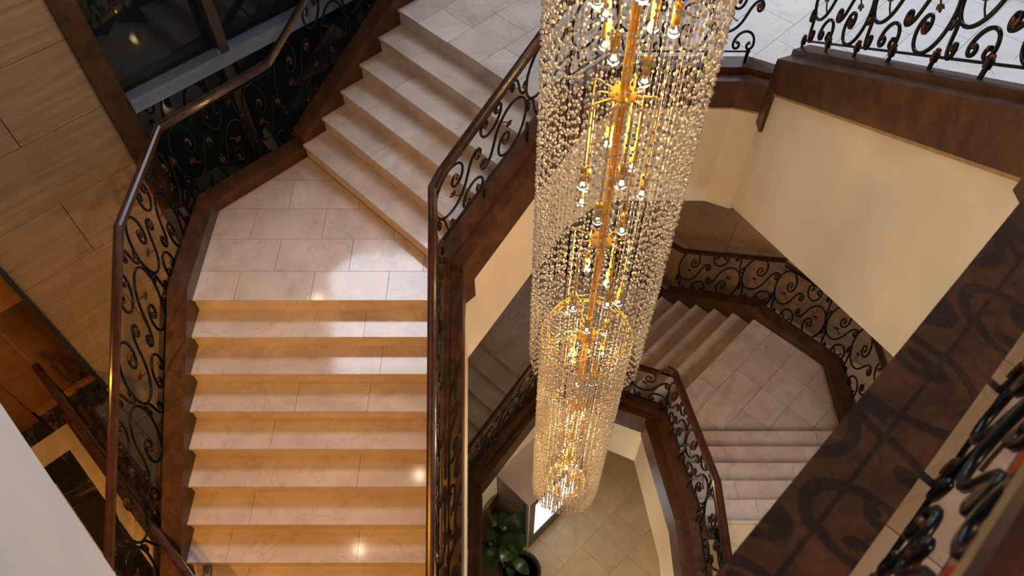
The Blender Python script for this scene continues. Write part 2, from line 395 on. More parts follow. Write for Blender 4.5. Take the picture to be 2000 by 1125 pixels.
mir = lambda p: (2 * XC - p[0], p[1])
LC = landing('mauve lit landing of diagonal marble tiles at lower right', [[mir((XL, 3.77)), mir((-0.55, 3.77)), mir((-0.56, 3.98)), mir((-2.013, 5.448)), mir((XL, 4.755))]], ZC2, PI / 4, 0.41, 0.3685, (2.763, 4.15), 0.0, (2.8, 4.3))
LA2 = landing('hidden half landing under the shaded flight in the well', [PA], ZA2, 0, 0.655, 0.3685, (-1.735, 3.667), 0.45, (-1.7, 4.3))

# curbs, brown fascias and plaster sides along the well (well on the right of the walking line)
PU = [(-0.42, 0.95), (-0.42, 3.92), (0.60, 4.94), (0.94, 5.28), (1.97, 5.28), (2.15, 5.10), (2.15, 2.25), (2.15, 2.17), (-0.2, -0.18)]
n1 = lambda y: ZA - (3.745 - y) * M
m4 = RI / 0.256
n4 = lambda y: ZB + RI + (5.40 - y) * m4
L2 = math.hypot(1.02, 1.02)
SEG = [  # parent, segment, nose-line height at both ends, trim bottom, wall depth
    (f1, 0, n1(0.95), n1(3.92) - 0.05, 0.30, 1.45),
    (f2, 1, ZA + RI, ZA + RI + L2 * M, 0.33, 1.50),
    (LB, 2, ZB, ZB, 0.24, 1.50), (LB, 3, ZB, ZB, 0.24, 1.50), (LB, 4, ZB, ZB + 0.10, 0.24, 1.5),
    (f4, 5, n4(5.10), n4(2.25), 0.28, 1.72),
]
def well_side(path, segs, top_front=0.05, top_back=0.105, moulding=True):
    for par, i, a, b, bot, deep in segs:
        put(band(path, i, 0.0, 0.12, (a - bot, a + top_front), (b - bot, b + top_front)), 'fascia', BROWN, par)
        put(band(path, i, 0.12, 0.27, (a - 0.25, a + top_back), (b - 0.25, b + top_back)), 'curb', BROWN, par)
        if moulding: put(band(path, i, 0.012, 0.10, (a - bot - 0.03, a - bot), (b - bot - 0.03, b - bot)), 'moulding', BEAD_TRIM, par)
        put(band(path, i, 0.03, 0.27, (a - deep, a - bot - 0.03), (b - deep, b - bot - 0.03)), 'side_wall', PLASTER, par)
well_side(PU, SEG)
# level brown blocks where a sloping fascia meets a landing
def notch(par, path, i, frac0, frac1, z0, z1):
    a, b = path[i], path[i + 1]; p = [(a[0] + (b[0] - a[0]) * f, a[1] + (b[1] - a[1]) * f) for f in (frac0, frac1)]
    put(band(p, 0, -0.002, 0.12, (z0, z1), (z0, z1)), 'fascia_block', BROWN, par)
notch(f2, PU, 1, 0.0, 0.085, ZA - 0.33, ZA + 0.1)
notch(f1, PU, 0, 0.95, 1.0, ZA - 0.33, ZA)
notch(LB, PU, 1, 0.97, 1.0, ZB - 0.25, ZB)
notch(f4, PU, 5, 0.0, 0.045, ZB - 0.25, ZB + 0.4)
PLW = [(-0.42, 0.95), (-0.42, 3.92), (0.52, 4.86), (0.612, 4.86), (1.552, 3.92), (1.552, 2.44), (1.552, 0.6)]
L2b = math.hypot(0.94, 0.94)
SEG2 = [
    (g1, 0, n1(0.95) - ZA + ZA2, n1(3.92) - ZA + ZA2 - 0.05, 0.30, 1.0),
    (g2, 1, ZA2 + RI, ZA2 + RI + L2b * M - 0.02, 0.30, 1.15), (LT, 2, ZB2 + 0.1, ZB2 + 0.1, 0.33, 1.15),
    (g3, 3, ZB2 + RI, ZC2 + RI, 0.33, 1.2), (g4, 4, ZC2 + RI - 0.1, ZC2 + RI - 0.1 + 1.48 * M, 0.30, 1.12),
    (g4, 5, ZP, ZP, 0.30, 1.12),
]
well_side(PLW, SEG2, moulding=False)

# outer curbs (stairs on the right of the walking line)
OU = [(XL, 0.95), (XL, 3.745), (XL, 4.745), (-2.022, 5.463), e6, (0.60, 8.08)]
def outer(path, segs, clear=0.0):
    for par, i, a, b in segs:
        put(band(path, i, 0.0, 0.17, (a - 0.32, a + 0.14), (b - 0.32, b + 0.14)), 'curb', BROWN, par)
        put(band(path, i, 0.17, 0.30, (a - 0.36, a - 0.04), (b - 0.36, b - 0.04)), 'fascia', BROWN, par)
outer(OU, [(f1, 0, n1(0.95), ZA), (LA, 1, ZA, ZA), (LA, 2, ZA, ZA), (f2, 3, ZA + RI * 0.6, ZB), (LB, 4, ZB, ZB)])
OL = [(-0.57, 6.9), (1.70, 6.9), (2.207, 6.396), (3.154, 5.463), mir((XL, 4.745)), mir((XL, 3.77)), mir((XL, 0.6))]
outer(OL, [(LT, 0, ZB2, ZB2), (LT, 1, ZB2, ZB2), (g3, 2, ZB2 + RI, ZC2 + 0.1), (LC, 3, ZC2, ZC2), (LC, 4, ZC2, ZC2), (g4, 5, ZC2 + RI, ZC2 + RI + 3.17 * M)])

# ------------------------------------------------------------------ gallery floor in the foreground
G = thing('floor', None, None, (2.5, 0.5, ZF), kind='structure')
off = offset_path(PU, 0.24)
gal = [off[7], (off[7][0] + 2.6, off[7][1]), (off[7][0] + 2.6, -2.6), (off[8][0] + 0.6, -2.6), off[8]]
gal_strip = [off[7], off[8], (off[8][0] + 0.13, off[8][1] - 0.13), (off[7][0] + 0.13, off[7][1] - 0.13)]
mb = MB(); mb.prism(gal, ZF - 0.25, ZF - 0.02); put(mb, 'floor_slab', CONCRETE, G)
tiles(G, [(x - 2.5, y - 0.5) for x, y in gal_strip], 0.0, MARBLE, PI / 4, 0.75, 0.30, (off[8][0] - 2.5, off[8][1] - 0.5), 0.0, name='border_tile')
for i, (za, zb) in ((6, (ZF, ZF)), (7, (ZF, ZF))):
    put(band(PU, i, 0.0, 0.12, (ZF - 0.30, ZF + 0.10), (ZF - 0.30, ZF + 0.10)), 'fascia', BROWN, G)
    put(band(PU, i, 0.12, 0.24, (ZF - 0.2, ZF + 0.115), (ZF - 0.2, ZF + 0.115)), 'curb', BROWN, G)
    if i == 6: put(band(PU, i, 0.03, 0.27, (n4(2.25) - 1.72, ZF - 0.30), (n4(2.17) - 1.72, ZF - 0.30)), 'side_wall', PLASTER, G)
    if i == 7: put(band(PU, i, 0.03, 0.27, (ZF - 0.6, ZF - 0.30), (ZF - 0.6, ZF - 0.30)), 'side_wall', PLASTER, G)
cp = [(gal_strip[3][0], gal_strip[3][1]), (gal_strip[3][0] + 2.3, gal_strip[3][1] - 0.2), (gal_strip[3][0] + 2.3, -2.55), (gal_strip[2][0] + 0.8, -2.55), gal_strip[2]]
mb = MB(); mb.prism(cp, ZF - 0.018, ZF + 0.006); CP = link('carpet', mb.me('carpet', CARPET)); CP['label'] = 'orange red patterned carpet on the gallery floor at lower right corner'; CP['category'] = 'carpet'

# ------------------------------------------------------------------ ground floor and lobby floor
FL = thing('floor', None, None, (1, 4, 0), kind='structure')
mb = MB(); mb.prism([(-7, -2), (8, -2), (8, 10), (-7, 10)], -0.3, -0.006); put(mb, 'floor_slab', GROUT, FL)
tiles(FL, [(-2.2, -2.6), (2.8, -2.6), (2.8, 3.0), (-2.2, 3.0)], 0.0, MARBLE_G, PI / 4, 0.8, 0.6, (-0.32, 0.15), 0.5)
LF = thing('floor', None, None, (-4, 1.5, ZP), kind='structure')
def uw(u, w): return ((u - w) * S2, (u + w) * S2)      # u along the left wall (azimuth 45), w toward it
WL = 8.26 * S2
lob = [uw(-0.66, WL + 0.4), uw(-0.66, 2.2), uw(-4.2, 2.2), uw(-4.2, WL + 0.4)]
mb = MB(); mb.prism(lob, ZP - 0.3, ZP - 0.021); put(mb, 'floor_slab', CONCRETE, LF)
def lob_piece(u0, u1, w0, w1, mat, tw, nm):
    q = [uw(u0, w0), uw(u1, w0), uw(u1, w1), uw(u0, w1)]
    tiles(LF, [(x + 4, y - 1.5) for x, y in q], 0.0, mat, PI / 4, tw, 5.0, (0.0, 0.0 - 1.5), 0, 0.003, nm)
def lob_tile(u0, u1, w0, w1, mat, nm):
    mb = MB(); g = 0.0015; q = [uw(u0 + g, w0 + g), uw(u1 - g, w0 + g), uw(u1 - g, w1 - g), uw(u0 + g, w1 - g)]
    mb.prism(q, ZP - 0.02, ZP); put(mb, nm, mat, LF)
wB = 5.43; wB2 = 5.19; uB = -0.93; uB2 = -1.19        # dark border, outer and inner edges
wD = 5.73                                              # dark threshold along the wood wall
for k in range(6): lob_tile(-0.66 - (k + 1) * 0.6, -0.66 - k * 0.6, wD, WL + 0.4, BLACKM, 'threshold_tile')
for k in range(6): lob_tile(-0.66 - (k + 1) * 0.6, -0.66 - k * 0.6, wB, wD, MARBLE_L, 'floor_tile')
for k in range(5): lob_tile(uB, -0.66, wB - (k + 1) * 0.6, wB - k * 0.6, MARBLE_L, 'floor_tile')
for k in range(5): lob_tile(uB2, uB, wB - (k + 1) * 0.62, wB - k * 0.62, BLACKM, 'border_tile')
for k in range(5): lob_tile(uB2 - (k + 1) * 0.5, uB2 - k * 0.5, wB2, wB, BLACKM, 'border_tile')
for i in range(4):
    for k in range(5): lob_tile(uB2 - (i + 1) * 0.72, uB2 - i * 0.72, wB2 - (k + 1) * 0.55, wB2 - k * 0.55, MARBLE_L, 'floor_tile')
mb = MB(); mb.prism([(1.997, -1.0), (5.4, -1.0), (5.4, 2.435), (1.997, 2.455)], ZP - 0.3, ZP - 0.021); put(mb, 'floor_slab', CONCRETE, LF)
tiles(LF, [(x + 4, y - 1.5) for x, y in [(1.997, -1.0), (3.9, -1.0), (3.9, 2.455), (1.997, 2.455)]], 0.0, MARBLE_L, 0, 0.66, 0.37, (6.0, 0.92), 0.5)
mb = MB(); mb.prism([(XL, -1.0), (-0.865, -1.0), (-0.865, 1.07), (XL, 1.07)], ZP - 0.3, ZP - 0.001); put(mb, 'floor_slab', MARBLE_L, LF)

# ------------------------------------------------------------------ walls
wl = thing('wall_left', None, None, kind='structure', loc=(*uw(0, WL), 0)); wl.rotation_euler = (0, 0, PI / 4)
def lbox(par, x0, x1, y0, y1, z0, z1, mat, name):      # local: x along the wall, y away from the room, z up
    mb = MB(); mb.box((x0, y0, z0), (x1 - x0, 0, 0), (0, y1 - y0, 0), (0, 0, z1 - z0)); return link(name, mb.me(name, mat), par)
zj = CZ - 3.545; cz = 0.6475
lbox(wl, -0.34, 1.10, 0.035, 0.30, 0, CZ - 2.75, CONCRETE, 'backing')
lbox(wl, -3.2, -0.34, 0.04, 0.30, 0, ZP - 0.02, CONCRETE, 'backing')
lbox(wl, 1.10, 7.0, 0.10, 0.30, 0, CZ - 6.9, CONCRETE, 'backing')
k = -5
while True:
    z1 = zj - k * cz; z0 = z1 - cz
    if z1 > CZ - 2.7: k += 1; continue
    if z1 < 0.05: break
    z0 = max(z0, 0)
    joint = 0.372 if k % 2 == 1 else None
    xs = [-0.34, 0.372, 1.07] if k % 2 == 0 else [-0.34, 1.07]
    if z1 < ZP - 0.02: xs = [-3.2, -1.75 + 0.7 * (k % 2)] + xs
    if z1 < CZ - 6.9: xs = xs + [1.8 + 0.7 * (k % 2), 3.2 + 0.7 * (k % 2), 7.0]
    for a, b in zip(xs[:-1], xs[1:]):
        lbox(wl, a + 0.003, b - 0.003, 0.0, 0.04, z0 + 0.003, z1 - 0.003, TRAV, 'stone_panel')
    k += 1
lbox(wl, -0.345, -0.30, -0.03, 0.0, ZP, CZ - 2.75, FRAME_D, 'edge_strip')
# wood panelling left of the stone
wp = thing('wood_panelling', 'orange wood wall panelling above a black marble threshold at far left', 'panelling', (*uw(-1.6, WL), ZP)); wp.rotation_euler = (0, 0, PI / 4)
zp = lambda z: z + CZ - ZP
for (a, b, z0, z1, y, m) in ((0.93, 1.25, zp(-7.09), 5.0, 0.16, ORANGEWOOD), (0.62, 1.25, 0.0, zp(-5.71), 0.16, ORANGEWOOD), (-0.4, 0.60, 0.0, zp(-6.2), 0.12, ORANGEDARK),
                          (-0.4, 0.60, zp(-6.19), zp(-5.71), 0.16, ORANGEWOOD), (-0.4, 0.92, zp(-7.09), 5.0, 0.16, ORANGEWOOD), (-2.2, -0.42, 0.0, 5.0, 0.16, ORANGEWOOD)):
    lbox(wp, a, b, y, y + 0.03, z0, z1, m, 'wood_panel')
lbox(wp, -2.2, 1.25, 0.19, 0.30, 0.0, 5.0, FRAME_D, 'backing')
# tall dark window with its frame right of the stone
w1 = thing('window_1', None, None, kind='structure', loc=(*uw(0, WL), 0)); w1.rotation_euler = (0, 0, PI / 4)
lbox(w1, 1.07, 1.255, -0.05, 0.12, CZ - 6.9, CZ - 2.75, BROWN, 'jamb')
lbox(w1, 1.255, 7.0, 0.06, 0.09, CZ - 6.9, CZ - 2.75, DGLASS, 'pane')
lbox(w1, 1.255, 7.0, -0.10, 0.028, CZ - 4.33, CZ - 4.20, FRAME, 'transom'); lbox(w1, 1.255, 7.0, 0.029, 0.058, CZ - 4.33, CZ - 4.195, SCREENF, 'gasket')
lbox(w1, 1.255, 7.0, -0.06, 0.06, CZ - 6.98, CZ - 6.80, FRAME, 'sill')
for x in (2.13, 3.6, 5.0, 6.4):
    lbox(w1, x, x + 0.09, -0.10, 0.058, CZ - 4.20, CZ - 2.75, FRAME_D, 'mullion')
    lbox(w1, x, x + 0.09, -0.03, 0.058, CZ - 6.80, CZ - 4.33, FRAME_D, 'mullion')
lbox(w1, 2.11, 2.24, -0.09, -0.05, CZ - 4.20, CZ - 4.16, FRAME, 'bracket')
# right wall (mirror of the left one)
wr = thing('wall_right', None, None, kind='structure', loc=(2 * XC - uw(0, WL)[0], uw(0, WL)[1], 0)); wr.rotation_euler = (0, 0, -PI / 4)
lbox(wr, -6.6, 3.4, 0.05, 0.30, 0, CZ - 4.87, CONCRETE, 'backing')
k = 0
while True:
    z1 = CZ - 4.87 - k * cz; z0 = z1 - cz
    if z1 < 0.1: break
    z0 = max(z0, 0); x = -3.3 + 0.7 * (k % 2)
    xs = [-6.6] + [v for v in (-6.1 + 0.7 * (k % 2) + 1.4 * i for i in range(8)) if v < 3.3] + [3.4]
    for a, b in zip(xs[:-1], xs[1:]):
        if b - a > 0.05: lbox(wr, a + 0.003, b - 0.003, 0.0, 0.05, z0 + 0.003, z1 - 0.003, TRAV, 'stone_panel')
    k += 1
w3 = thing('window_2', None, None, kind='structure', loc=wr.location); w3.rotation_euler = (0, 0, -PI / 4)
lbox(w3, 0.30, 0.36, -0.06, 0.0, ZC2 - 1.0, ZP + 2.2, FRAME, 'mullion')
# far wall behind the landings
wb = thing('wall_back', None, None, kind='structure', loc=(XC, 8.9, 0))
lbox(wb, -4.6, 4.6, 0, 0.3, 0, ZB - 0.25, CONCRETE, 'backing')
for k in range(11):
    z0 = k * cz; xs = [-4.6 + 0.7 * (k % 2) + 1.4 * i for i in range(7)]
    for a, b in zip(xs[:-1], xs[1:]): lbox(wb, a + 0.003, b - 0.003, -0.05, 0.0, z0 + 0.003, z0 + cz - 0.003, TRAV, 'stone_panel')
# white wall end at the lower left, close to the camera
wn = thing('wall_near', None, None, kind='structure', loc=(*uw(-0.50, 2.0), 0)); wn.rotation_euler = (0, 0, PI / 4)
lbox(wn, -0.35, 0.0, -1.2, 3.6, CZ - 3.0, CZ - 0.7, PLASTER_W, 'wall_slab')

# ------------------------------------------------------------------ railings
def clothoid(segs, step=0.012):
    x = y = h = 0.0; pts = [(0.0, 0.0)]
    for L, k0, k1 in segs:
        n = max(2, int(L / step)); ds = L / n
        for i in range(n):
            k = k0 + (k1 - k0) * (i + 0.5) / n; h += k * ds; x += math.cos(h) * ds; y += math.sin(h) * ds; pts.append((x, y))
    return pts
def fit(pts, cx, cy, w, h, rot=0.0, flip=False):
    c, s = math.cos(rot), math.sin(rot); p = [(x * c - y * s, x * s + y * c) for x, y in pts]
    if flip: p = [(-x, y) for x, y in p]
    x0, x1 = min(q[0] for q in p), max(q[0] for q in p); y0, y1 = min(q[1] for q in p), max(q[1] for q in p)
    sx = w / (x1 - x0); sy = h / (y1 - y0)
    return [(cx + (x - (x0 + x1) / 2) * sx, cy + (y - (y0 + y1) / 2) * sy) for x, y in p]
BIG = clothoid([(0.16, 1 / 0.028, 1 / 0.05), (0.34, 1 / 0.06, 1 / 0.17), (1.02, 1 / 0.20, 1 / 0.235), (0.22, 1 / 0.235, -1 / 0.10), (0.30, -1 / 0.085, -1 / 0.022)])
CSC = clothoid([(0.16, 1 / 0.022, 1 / 0.05), (0.34, 1 / 0.11, 1 / 0.11), (0.16, 1 / 0.05, 1 / 0.022)])
SSC = clothoid([(0.20, 1 / 0.024, 1 / 0.07), (0.16, 1 / 0.10, 1 / 0.3), (0.16, -1 / 0.3, -1 / 0.10), (0.20, -1 / 0.07, -1 / 0.024)])
STK = clothoid([(0.11, 1 / 0.09, 1 / 0.16)])
# one half module of the pattern, 0.50 wide, heights 0.10 .. 0.88 above the nose line: (curve, centre, size, rotation, flip)
HALF_A = [('scroll', BIG, (0.25, 0.60), (0.50, 0.56), 0.5, False), ('scroll', CSC, (0.40, 0.22), (0.22, 0.21), 2.6, False), ('scroll', SSC, (0.09, 0.25), (0.17, 0.33), 0.9, True)]
HALF_B = [('scroll', BIG, (0.25, 0.38), (0.50, 0.56), 0.5 + PI, False), ('scroll', CSC, (0.12, 0.77), (0.22, 0.21), 2.6 + PI, False), ('scroll', SSC, (0.42, 0.74), (0.17, 0.30), 0.9, True)]
CACHE = {}
R0 = 0.0116
def scroll_mesh(key, pts, slope, sx, zb, rad=R0):
    k = (key, round(slope, 3), round(sx, 3), zb, rad)
    if k not in CACHE:
        n = len(pts); P3 = [(x * sx, 0.0, zb + (y - 0.10) * (0.885 - zb) / 0.78 + slope * x * sx) for x, y in pts]
        tip = max(2, int(0.045 * n / 0.9)); mi = [1 if (i < tip or i >= n - 1 - tip) else 0 for i in range(n - 1)]
        rads = [rad * (1.35 if (i < tip or i > n - 1 - tip) else 1.0) for i in range(n)]
        mb = MB(); mb.tube(P3, rads, 6, mi); CACHE[k] = mb.me('scroll', [IRON, BRONZE], True)
    return CACHE[k]
def leaf_mesh():
    mb = MB()
    for a in (-0.9, 0.0, 0.9):
        c, s = math.cos(a), math.sin(a)
        pts = [(0, 0.0), (0.016, 0.012), (0.034, 0.009), (0.046, 0.0), (0.034, -0.009), (0.016, -0.012)]
        v = [(x * c - y * s, -0.006, x * s + y * c) for x, y in pts] + [(x * c - y * s, 0.006, x * s + y * c) for x, y in pts]
        mb.add(v, [(0, 1, 2, 3, 4, 5), (11, 10, 9, 8, 7, 6)] + [(i, 6 + i, 6 + (i + 1) % 6, (i + 1) % 6) for i in range(6)])
    mb.tube([(-0.075, 0, -0.02), (-0.04, 0, -0.005), (0.005, 0, 0)], 0.006, 5)
    return mb.me('leaf', BRONZE)
LEAFM = leaf_mesh()
def collar_mesh():
    mb = MB(); mb.box((-0.014, -0.016, -0.03), (0.028, 0, 0), (0, 0.032, 0), (0, 0, 0.06)); mb.lathe([(0.006, 0.03), (0.015, 0.036), (0.016, 0.046), (0.008, 0.056)], 8); return mb.me('collar', BRONZE)
COLLAR = collar_mesh()
def run(par, p0, p1, z0, z1, posts=True, base=0.06, lift=0.0, leg=True, rad=R0):
    zb = base + 0.04
    """ironwork between two points of the rail line; z0, z1 = nose-line heights there"""
    L = math.hypot(p1[0] - p0[0], p1[1] - p0[1]); slope = (z1 - z0) / L; az = math.atan2(p1[1] - p0[1], p1[0] - p0[0])
    n = max(1, round(L / 0.44)); sx = L / n / 0.5; PL = par.location
    def at(x, z=0.0): return Vector((p0[0] + math.cos(az) * x, p0[1] + math.sin(az) * x, z0 + slope * x + z)) - PL
    for i in range(n):
        half = HALF_A if i % 2 == 0 else HALF_B
        for j, (nm, cv, c, sz, rot, fl) in enumerate(half):
            me = scroll_mesh((i % 2, j), fit(cv, c[0], c[1], sz[0], sz[1], rot, fl), slope, sx, zb, rad)
            link(nm, me, par, at(i * L / n, lift), (0, 0, az))
        lx, lz, la = ((0.20, 0.50, 2.2) if i % 2 == 0 else (0.30, 0.48, -0.9))
        o = link('leaf_ornament', LEAFM, par, at(i * L / n + lx * sx, zb + (lz - 0.10) * (0.885 - zb) / 0.78), (0, -la, az))
        if leg: link('collar', COLLAR, par, at(i * L / n + 0.02, base + 0.03), (0, 0, az))
    mb = MB(); a, b = at(0, base + 0.03), at(L, base + 0.03); mb.tube([a, b], 0.0085, 6); link('bottom_bar', mb.me('bottom_bar', IRON, False), par)
    mb = MB(); a, b = at(0, 0.90 + lift), at(L, 0.90 + lift); D = (b - a); N = Vector((-math.sin(az), math.cos(az), 0))
    mb.box(a - N * 0.014, D, N * 0.028, (0, 0, 0.010)); link('top_bar', mb.me('top_bar', IRON), par)
    if posts:
        D = Vector((math.cos(az), math.sin(az), 0))
        for k in range(n + 1):
            p = at(min(max(k * L / n + 0.02, 0.02), L - 0.02)); zt = base + 0.05; zl = zt - 0.17
            mb = MB(); mb.box(p + Vector((0, 0, zl)) - D * 0.014 - N * 0.006, D * 0.028, N * 0.012, (0, 0, zt - zl)); link('post', mb.me('post', IRON), par)
def handrail(par, pts, w=0.074, h=0.066):
    prof = [(-0.5, 0.35), (-0.42, 0.75), (-0.22, 0.97), (0, 1.0), (0.22, 0.97), (0.42, 0.75), (0.5, 0.35), (0.40, 0.22), (0.44, 0.05), (0.30, 0), (-0.30, 0), (-0.44, 0.05), (-0.40, 0.22)]
    P2 = [(p[0], p[1]) for p in pts]; cols = [offset_path(P2, x * w) for x, _ in prof]; v = []; f = []; n = len(prof)
    for i, p in enumerate(pts):
        for k, (x, z) in enumerate(prof): v.append(Vector((*cols[k][i], p[2] + z * h)) - par.location)
    for i in range(len(pts) - 1):
        for k in range(n): f.append((i * n + k, (i + 1) * n + k, (i + 1) * n + (k + 1) % n, i * n + (k + 1) % n))
    f += [tuple(range(n)), tuple((len(pts) - 1) * n + k for k in range(n - 1, -1, -1))]
    me = mesh('handrail', v, f, RAILWOOD); link('handrail', me, par)
HR = 0.91
def lerp(a, b, t): return (a[0] + (b[0] - a[0]) * t, a[1] + (b[1] - a[1]) * t)

# 1: outer railing of the upper stairs
ro = thing('stair_railing', 'long dark railing with wooden handrail left of the wide marble flight', 'railing', (-3.0, 3.0, ZA), group=None)
q = offset_path(OU, 0.245)
run(ro, q[0], q[1], n1(0.95), ZA, lift=0, base=-0.06)
run(ro, q[1], q[2], ZA, ZA, base=-0.06); run(ro, q[2], q[3], ZA, ZA, base=-0.06)
run(ro, q[3], q[4], ZA + RI * 0.6, ZB, base=-0.06); run(ro, q[4], q[5], ZB, ZB, base=-0.06)
handrail(ro, [(*q[0], n1(0.95) + HR), (*q[1], ZA + HR), (*q[2], ZA + HR), (*q[3], ZA + HR + 0.05), (*q[4], ZB + HR + 0.06), (*q[5], ZB + HR + 0.06)])
# 2: inner railing of the upper stairs, one line up to the gallery
ri = thing('stair_railing', 'dark railing with reddish handrail between the marble flights and the chandelier well', 'railing', (-0.6, 4.0, ZA))
q = offset_path(PU, 0.185)
run(ri, q[0], lerp(q[0], q[1], 0.97), n1(0.95), ZA, base=0.21)
run(ri, q[1], q[2], ZA + RI, ZB + 0.1, base=0.21)
run(ri, q[2], q[3], ZB + 0.05, ZB + 0.05, base=0.19); run(ri, q[3], q[4], ZB, ZB, base=0.19)
run(ri, q[5], q[6], n4(q[5][1]), n4(q[6][1]), base=0.19, rad=0.0125)
handrail(ri, [(*q[0], n1(0.95) + HR), (q[1][0], 3.80, ZA + HR + 0.01), (q[1][0], q[1][1] - 0.02, ZA + HR + RI), (*lerp(q[1], q[2], 0.06), ZA + HR + RI + 0.09),
              (*lerp(q[1], q[2], 0.93), ZB + HR + 0.06), (*q[3], ZB + HR + 0.06), (*q[4], ZB + HR + 0.06), (*q[5], n4(q[5][1]) + HR - 0.05), (*q[6], n4(q[6][1]) + HR)])
# 3: gallery railing in the foreground
q = offset_path(PU, 0.29)
rg = thing('gallery_railing', 'blurred black railing on the brown curb in the near right corner', 'railing', (1.0, 0.6, ZF))
run(rg, q[7], q[8], ZF, ZF, base=0.08, rad=0.014)
handrail(rg, [(*q[7], ZF + HR), (*q[8], ZF + HR)])
# 4: outer railing of the lower stairs
rl = thing('stair_railing', 'black scroll railing against tan stone, behind the lower tiled landing', 'railing', (3.3, 5.6, ZC2))
q = offset_path(OL, 0.245)
run(rl, q[0], q[1], ZB2, ZB2, base=-0.06); run(rl, q[2], q[3], ZB2 + RI, ZC2 + 0.1, base=-0.06)
run(rl, q[3], q[4], ZC2, ZC2, base=-0.06); run(rl, q[4], q[5], ZC2, ZC2, base=-0.06)
run(rl, q[5], lerp(q[5], q[6], 0.5), ZC2 + RI, ZC2 + RI + 1.585 * M, base=-0.06)
handrail(rl, [(*q[0], ZB2 + HR), (*q[1], ZB2 + HR), (*q[2], ZB2 + HR + 0.1), (*q[3], ZC2 + HR + 0.06), (*q[4], ZC2 + HR), (*q[5], ZC2 + HR), (*lerp(q[5], q[6], 0.5), ZC2 + HR + RI + 1.585 * M)])
# 5: inner railing of the lower stairs
rn = thing('stair_railing', 'black scroll railing with dark handrail around the bottom of the well', 'railing', (0.6, 4.5, ZB2))
q = offset_path(PLW, 0.185)
run(rn, lerp(q[0], q[1], 0.5), lerp(q[0], q[1], 0.97), n1(2.43) - ZA + ZA2, ZA2, base=0.21)
run(rn, q[1], q[2], ZA2 + RI, ZB2 + 0.1, base=0.21)
run(rn, q[3], q[4], ZB2 + RI, ZC2 + RI, base=0.21)
run(rn, q[4], q[5], ZC2 + RI, ZP + 0.1, base=0.21)
run(rn, q[5], q[6], ZP, ZP, base=0.21)
handrail(rn, [(*lerp(q[0], q[1], 0.5), n1(2.43) - ZA + ZA2 + HR), (q[1][0], 3.80, ZA2 + HR), (q[1][0], q[1][1] - 0.02, ZA2 + HR + RI * 0.7), (*lerp(q[1], q[2], 0.06), ZA2 + HR + RI + 0.06),
              (*q[2], ZB2 + HR + 0.08), (*q[3], ZB2 + HR + 0.08), (*lerp(q[3], q[4], 0.88), ZC2 + HR + RI - 0.17), (*lerp(q[3], q[4], 0.93), ZC2 + HR + RI + 0.02), (*q[4], ZC2 + HR + RI + 0.04), (*q[5], ZP + HR + 0.1), (*q[6], ZP + HR)])
# 6: lobby railing at far left
rb = thing('lobby_railing', 'dark railing on the lobby floor beside the black and cream marble border', 'railing', (-4.0, 3.0, ZP))
a, b = uw(-0.64, WL - 0.08), uw(-0.64, 2.4)
run(rb, a, b, ZP, ZP, base=0.21); handrail(rb, [(*a, ZP + HR), (*b, ZP + HR)])
put(band([a, b], 0, -0.16, 0.10, (ZP - 0.35, ZP + 0.12), (ZP - 0.35, ZP + 0.12)), 'curb', BROWN, rb)

# ------------------------------------------------------------------ chandelier
CX, CY = 0.566, 3.06
ch = thing('chandelier', 'very tall gold chandelier with thousands of crystal beads hanging in the stairwell', 'chandelier', (CX, CY, CZ - 8.1))
def zc(z): return z + 8.1                                  # height relative to the camera -> local
mb = MB()
for k in range(3):
    a = k * 2 * PI / 3; mb.tube([(0.014 * math.cos(a), 0.014 * math.sin(a), zc(-7.15)), (0.014 * math.cos(a), 0.014 * math.sin(a), zc(0.9))], 0.0125, 8)
link('rod', mb.me('rod', GOLD, True), ch)
HUBS = [-0.30, -1.43, -2.56, -3.73, -4.84, -5.99, -7.10]
def bulb_parts(arm, x, y, z):
    mb = MB(); mb.lathe([(0.011, 0.105), (0.020, 0.100), (0.024, 0.085), (0.021, 0.082), (0.021, 0.0), (0.017, -0.003)], 12, (x, y, z)); link('socket', mb.me('socket', GOLD, True), arm)
    mb = MB(); pr = [(0.012, 0.0)] + [(0.030 * math.sin(t), -0.042 - 0.030 * math.cos(t) * -1) for t in (0.55, 1.0, 1.57)]
    mb.lathe([(0.014, 0.0), (0.018, -0.016), (0.027, -0.032), (0.030, -0.046)], 12, (x, y, z), 0)
    mb.lathe([(0.030, -0.046), (0.028, -0.060), (0.020, -0.071), (0.009, -0.076), (0.001, -0.077)], 12, (x, y, z), 1)
    link('bulb', mb.me('bulb', [BULBGLASS, BULB], True), arm)
